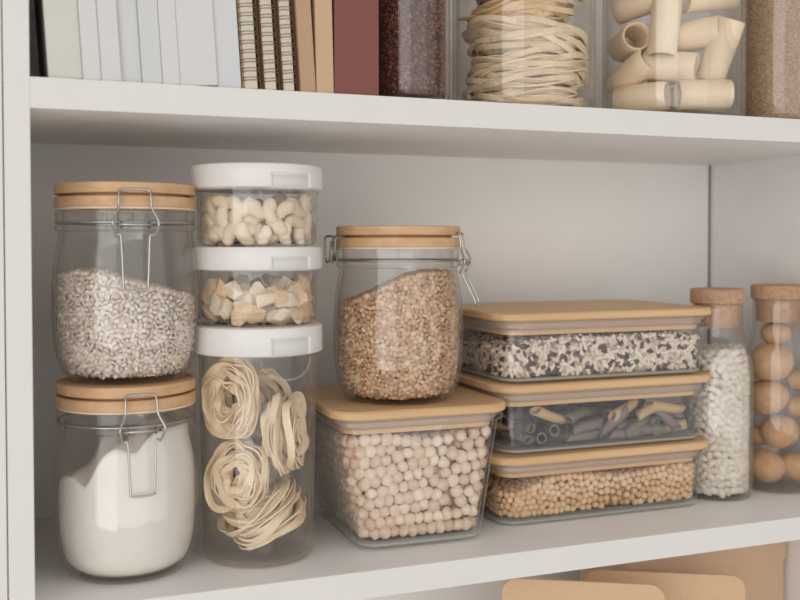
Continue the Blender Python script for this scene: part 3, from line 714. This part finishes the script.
# ------------------------------------------------------------------ upper shelf: jars
def big_jar(c, R, h, label, lidmat='bamboo'):
    root = empty('tall_glass_jar', (c[0], c[1], UP), label=label, cat='jar')
    o = [(R-.006, .0004), (R-.0018, .0014), (R, .005), (R, h*.5), (R, h-.004), (R-.001, h)]
    i = [(R-.004, h), (R-.003, h-.004), (R-.003, h*.5), (R-.003, .008), (R-.007, .0045)]
    lathe(mb := MB(), o+i, 80); mb.build('glass_body', M['glass'], root, auto=40)
    lathe(l := MB(), [(.001, h), (R+.0012, h), (R+.0018, h+.001), (R+.0018, h+.010), (R+.001, h+.011), (.001, h+.011)], 72); l.build('bamboo_lid', M['bamboo'], root, auto=40)
    s = Round(c, R-.0034); s.z0 = UP+.006; s.z1 = UP+h-.02; return s
def seed_jar(c, R, h, fillh, label, name, mat, d, sc, slabel, cat):
    s = big_jar(c, R, h, label); top = lambda x, y: UP+fillh+.003*math.sin(80*x)
    mb = MB(); n = int(2*PI*R/d)
    for l in range(2):
        zs = np.arange(UP+.006+d*.4, UP+fillh-d*.4, d*.82); P = []
        for i, z in enumerate(zs):
            t = (np.arange(n)+.5*(i % 2))/n; P.append(np.stack([t, np.full(n, z)], 1))
        P = np.concatenate(P)+RNG.normal(size=(len(zs)*n, 2))*np.array([.25/n, d*.22]); P[:, 0] %= 1
        Q, nn = s.at(P[:, 0], P[:, 1], d*.4+l*d*.6); scatter(mb, ICO[1], Q, rots_to_normal(nn, .6), np.array(sc)*RNG.uniform(.8, 1.2, (len(Q), 1)))
    core(mb, s, UP+.0055, top, d*.9, UP+h-.02); tag(mb.build(name, mat), slabel, cat, kind='stuff')
J0 = (.2720, .0350); J1 = (.3815, .0620); J2 = (.5300, .0640); J3 = (.6360, .0500)
seed_jar(J0, .0290, .185, .155, 'glass jar of dark red brown seeds beside the dull red book', 'dark_seeds', M['flax'], .0027, (.0015, .0011, .0009), 'tiny dark red brown seeds filling the jar beside the red book', 'seeds')
seed_jar(J3, .0350, .185, .155, 'glass jar of fine tan grain at the right end of the upper shelf', 'tan_grain', M['quinoa'], .0026, (.0012, .0012, .0010), 'fine tan grain filling the rightmost upper jar', 'grain')
big_jar(J1, .0582, .185, 'wide glass jar of stacked noodle nests on the upper shelf')
big_jar(J2, .0608, .185, 'wide glass jar of large pasta tubes on the upper shelf')
GN = 'noodle nests in the upper shelf jar'
v1, r1 = cam_side(J1)
def JP(c, rr_, vv, right, z, toward=0): return (c[0]+rr_[0]*right+vv[0]*toward, c[1]+rr_[1]*right+vv[1]*toward, UP+z)
for k, (r_, z, t_, Ro, ell, tl, lb) in enumerate([(.002, .0115, .0, .041, 1.0, .02, 'lowest noodle nest in the upper jar, against its bottom'), (.004, .0335, .002, .043, 1.0, -.03, 'noodle nest second from the bottom of the upper jar'),
                                          (.008, .0580, .000, .044, 1.0, .10, 'noodle nest third from the bottom, tilted'), (-.010, .0800, .004, .036, 1.0, -.15, 'noodle nest fourth from the bottom, yellower'),
                                          (.004, .1030, .0, .042, 1.0, .05, 'noodle nest near the top of the upper jar')]):
    nest(JP(J1, r1, v1, r_*.4, z, t_*.4), (tl, -tl*.4, 1), Ro*1.05, .016, .0092, 74, .0022, .0007, 30+k, 'noodle_nest', M['pasta_y'] if k == 3 else M['pasta'], lb, group=GN, ell=ell, up=(1, 0, 0), wob=.0032)
# large tubes
def big_tube(L, r):
    mb = MB(); n = 28; a = np.arange(n)/n*2*PI
    def rg(x, rad): return np.stack([np.full(n, x), rad*np.cos(a)*1.03, rad*np.sin(a)*.97], 1)
    rings = [rg(-L/2, r-.0008)]+[rg(t*L/2, r+.0004*math.sin(t*5)) for t in (-.98, -.5, 0, .5, .98)]+[rg(L/2, r-.0008)]+[rg(t*L/2, r-.0022) for t in (1, .5, 0, -.5, -1)]
    loft(mb, rings[::-1], close=True); return mesh_of('pasta_tube', mb.v[0], mb.f, M['tube'])
bt = [big_tube(.044, .0128), big_tube(.052, .0125)]
v2, r2 = cam_side(J2)
GT = 'large pasta tubes in the upper shelf jar'
# (right, up, toward, direction in (right, toward, up), mesh, label)
tubes = [(-.0255, .0190, .030, (1, .25, .03), 0, 'lying flat at the bottom left'), (.0270, .0200, .034, (1, -.25, .02), 0, 'lying flat at the bottom right'),
         (-.0350, .0420, .022, (.7, .55, .45), 0, 'left one leaning on the bottom left tube'), (-.0400, .0700, .018, (.35, 1, .05), 0, 'end on at the left, its round hole facing out'),
         (-.0020, .0450, .030, (1, .2, -.12), 0, 'lying across the middle'), (-.0070, .0780, .036, (.10, -.1, 1), 1, 'standing upright in the middle'),
         (.0390, .0580, .024, (.35, .2, 1), 1, 'standing aslant at the right, its hole upwards'), (.0180, .0720, .022, (1, .3, .1), 0, 'short one lying high at the middle right'),
         (.010, .020, -.004, (1, 0, 0), 0, 'hidden behind the bottom row'), (.0, .047, -.004, (.6, .8, 0), 0, 'behind the middle one'), (-.020, .075, -.012, (.4, .9, 0), 0, 'behind the upright one'),
         (.022, .078, -.014, (1, .2, .3), 0, 'behind the slanted one'), (-.028, .103, .020, (1, .4, .2), 0, 'high at the left'), (.030, .105, .016, (1, -.4, .1), 0, 'high at the right'), (.0, .122, 0, (.7, .7, .1), 0, 'on top of the pile')]
for r_, z, t_, d_, k, lb in tubes:
    q = Vector((r2[0]*d_[0]+v2[0]*d_[1], r2[1]*d_[0]+v2[1]*d_[1], d_[2])).normalized()
    R_ = q.to_track_quat('X', 'Z').to_matrix()
    rad = math.hypot(r_, t_); lim = .040 if k == 0 and abs(d_[2]) < .6 else .045
    if rad > lim: r_, t_ = r_*lim/rad, t_*lim/rad
    place(bt[k], 'pasta_tube', JP(J2, r2, v2, r_, z, t_), [tuple(x) for x in R_], 'large pasta tube, '+lb, 'pasta', GT, 1)

# ------------------------------------------------------------------ upper shelf: books
def book(x0, x1, y0, dep, h, lean, mat, label, name='book', xr=True):
    """spine faces out; x0,x1 at the foot; leans to the left by lean degrees"""
    w = x1-x0; root = empty(name, (x0, y0, UP+.0001), label=label, cat='book'); root.rotation_euler.y = -math.radians(lean)
    c = MB(); t = min(.0022, w*.2)
    box(c, (0, 0, 0), (w, t, h), .0003); box(c, (0, t-.0004, 0), (t, dep, h)); box(c, (w-t, t-.0004, 0), (w, dep, h))
    c.build('cover', mat, root, smooth=False)
    box(p := MB(), (t, t, .002), (w-t, dep-.003, h-.002)).build('pages', M['paper'], root, smooth=False); return root
import itertools
def X(px):  # foot positions measured along the shelf front, at book depth
    return np.interp(px, [30, 82, 99, 119, 139, 159, 177, 215, 240, 263, 302, 317, 335, 380], XS)
XS = [0, .0315, .0430, .0560, .0690, .0820, .0937, .1188, .1356, .1513, .1783, .1888, .2012, .2345]
Y0 = .003
lab_ = ['cream softcover book, leftmost on the upper shelf', 'thin white book right of the leftmost cream book', 'white book, third from the left on the upper shelf', 'greyish white book, fourth from the left on the upper shelf',
        'white book, fifth from the left on the upper shelf', 'thin white book left of the widest white book', 'widest white book on the upper shelf', 'bluish white book against the wire-bound notebooks']
xs = [.0115, .0325, .0437, .0566, .0698, .0828, .0942, .1191, .1356]
mats = [WH[0], WH[1], WH[1], WH[2], WH[2], WH[1], WH[1], WH[3]]
hs = [.232, .236, .228, .240, .232, .238, .246, .236]; yy = [.006, .003, .004, .007, .004, .003, .003, .005]
for i in range(8): book(xs[i], xs[i+1]-.0002, Y0+yy[i]-.003, .17, hs[i], 3.5, mats[i], lab_[i], 'book')
def notebook(x0, x1, label, cov):
    w = x1-x0; h = .215; root = empty('wire_bound_notebook', (x0, Y0, UP+.0001), label=label, cat='notebook'); root.rotation_euler.y = -math.radians(3.5)
    box(a := MB(), (0, .004, 0), (.0014, .15, h), .0003).build('cover', cov, root, smooth=False)
    box(a := MB(), (w-.0014, .004, 0), (w, .15, h), .0003).build('cover', M['darkcover'], root, smooth=False)
    box(a := MB(), (.0018, .0048, .001), (w-.0030, .148, h-.001)).build('pages', M['paper'], root, smooth=False)
    wr = MB(); z = .006
    while z < h-.004:
        for dz in (0, .0020):
            cx = w/2-.0005; P = [(cx+(w*.46)*math.cos(q), .0052+.0062*math.sin(q), z+dz) for q in np.arange(20)/20*2*PI]
            tube(wr, P, .00038, 5, closed=True)
        z += .0062
    wr.build('wire_binding', M['metalb'], root)
M['metalb'] = plain('bronze_wire', (150, 132, 108), .4, metal=.6)
notebook(.1366, .1502, 'cream wire-bound notebook with brown cover beside the white books', M['kraft'])
notebook(.1507, .1634, 'cream wire-bound notebook between two others like it', M['darkcover'])
notebook(.1639, .1762, 'cream wire-bound notebook against the kraft covers', M['darkcover'])
book(.1768, .1875, Y0, .15, .22, 3.5, M['kraft'], 'reddish kraft covered book beside the notebooks')
book(.1880, .2005, Y0, .15, .22, 1.2, M['kraft2'], 'light kraft covered book against the dull red book')
book(.2010, .2340, Y0, .16, .25, 0, M['redcover'], 'thick dull red hardcover book standing upright')

# ------------------------------------------------------------------ lower compartment
def pouch(a, b, ztop, th, mat, label):
    a = np.array(a); b = np.array(b); L = np.linalg.norm(b-a); ang = math.atan2(b[1]-a[1], b[0]-a[0]); zf = ZB+T; h = ztop-zf
    root = empty('kraft_pouch', (a[0], a[1], zf), ang, label=label, cat='pouch')
    n = 20; rings = []; zz = [h*i/10*(h-.012)/h for i in range(10)]+[h-.012+.012*math.sin(q*PI/20) for q in range(11)]
    for z in zz:
        k = z/h; t = th*(1-k)**.6+.0012; e = 0; r = .012
        if z > h-r: e = r-math.sqrt(max(r*r-(z-(h-r))**2, 0))
        rings.append(np.array([(x_, y_, z) for x_, y_ in [(e, -t), (L*.3, -t*1.1), (L*.5, -t*1.15), (L*.7, -t*1.1), (L-e, -t), (L-e, t), (L*.7, t*1.1), (L*.5, t*1.15), (L*.3, t*1.1), (e, t)]]))
    loft(mb := MB(), rings); mb.build('pouch_body', mat, root, auto=40)
    box(s := MB(), (.004, -.0030, h-.030), (L-.004, .0030, h-.0285)).build('zip_seal', mat, root, smooth=False)
pouch((.376, .088), (.494, .022), -.0508, .012, M['kraft3'], 'light kraft paper pouch below the lower shelf, nearer and further left one')
pouch((.472, .112), (.596, .045), -.0625, .010, M['kraft3'], 'light kraft paper pouch below the lower shelf, set behind the nearer one')
kb = empty('kraft_box', (.5145, .1100, ZB+T), label='large kraft box standing at the back below the lower shelf', cat='box')
box(m_ := MB(), (0, 0, 0), (.185, .080, .300), .001).build('box_body', M['kraft4'], kb, smooth=False)
box(m_ := MB(), (-.0015, -.0015, .262), (.1865, .0815, .306), .001).build('box_lid', M['kraft4'], kb, smooth=False)

# ------------------------------------------------------------------ light
w = bpy.data.worlds.new('room_light'); S.world = w; w.use_nodes = True; bg = w.node_tree.nodes['Background']
bg.inputs[0].default_value = (1, .975, .955, 1); 
wt = w.node_tree; tc_ = wt.nodes.new('ShaderNodeTexCoord'); sx_ = wt.nodes.new('ShaderNodeSeparateXYZ'); wt.links.new(tc_.outputs['Generated'], sx_.inputs[0])
az_ = math_(wt, 'ABSOLUTE', sx_.outputs['Z'])     # world brightened above and below, added to lift shelf tops and undersides
wt.links.new(math_(wt, 'ADD', math_(wt, 'MULTIPLY', az_, .75), .06), bg.inputs[1])
def area(name, loc, target, sx, sy, power, col):
    l = bpy.data.lights.new(name, 'AREA'); l.shape = 'RECTANGLE'; l.size = sx; l.size_y = sy; l.energy = power; l.color = col
    o = bpy.data.objects.new(name, l); COL.objects.link(o); o.location = loc
    o.rotation_euler = (Vector(target)-Vector(loc)).to_track_quat('-Z', 'Y').to_euler(); return o
area('window_light', (-2.35, -2.50, .25), (-1.2, 0, .2), 2.5, 3.0, 56, (1, .985, .965))
area('far_window_light', (1.9, -1.9, .25), (.5, 0, .2), 1.6, 2.2, 9, (1, .98, .96))
area('room_fill_light', (.2, -2.8, .2), (.3, 0, .2), 2.6, 2.4, 27, (1, .98, .96))  # frontal fill added to brighten the cabinet interior, not a window of the room

# ------------------------------------------------------------------ camera
yaw, pitch, roll, f = .3667, .0253, -.0011, 997.486
fw = Vector((math.sin(yaw)*math.cos(pitch), math.cos(yaw)*math.cos(pitch), -math.sin(pitch)))
r_ = Vector((math.cos(yaw), -math.sin(yaw), 0)); u_ = r_.cross(fw)
R2 = r_*math.cos(roll)+u_*math.sin(roll); U2 = -r_*math.sin(roll)+u_*math.cos(roll)
cd = bpy.data.cameras.new('camera'); cam = bpy.data.objects.new('camera', cd); COL.objects.link(cam); S.camera = cam
cam.matrix_world = Matrix.Translation(Vector(CAM)) @ Matrix((R2, U2, -fw)).transposed().to_4x4()
cd.sensor_width = 36; cd.lens = f/800*36; cd.shift_y = (269.316-300)/800; cd.clip_start = .01
cd.dof.use_dof = True; cd.dof.focus_distance = .76; cd.dof.aperture_fstop = 6.3
S.view_settings.view_transform = 'Standard'; S.view_settings.look = 'None'; S.view_settings.gamma = 1; S.view_settings.exposure = -.05
S.view_settings.use_curve_mapping = False
S.cycles.transparent_max_bounces = 40; S.cycles.max_bounces = 10; S.cycles.use_denoising = True
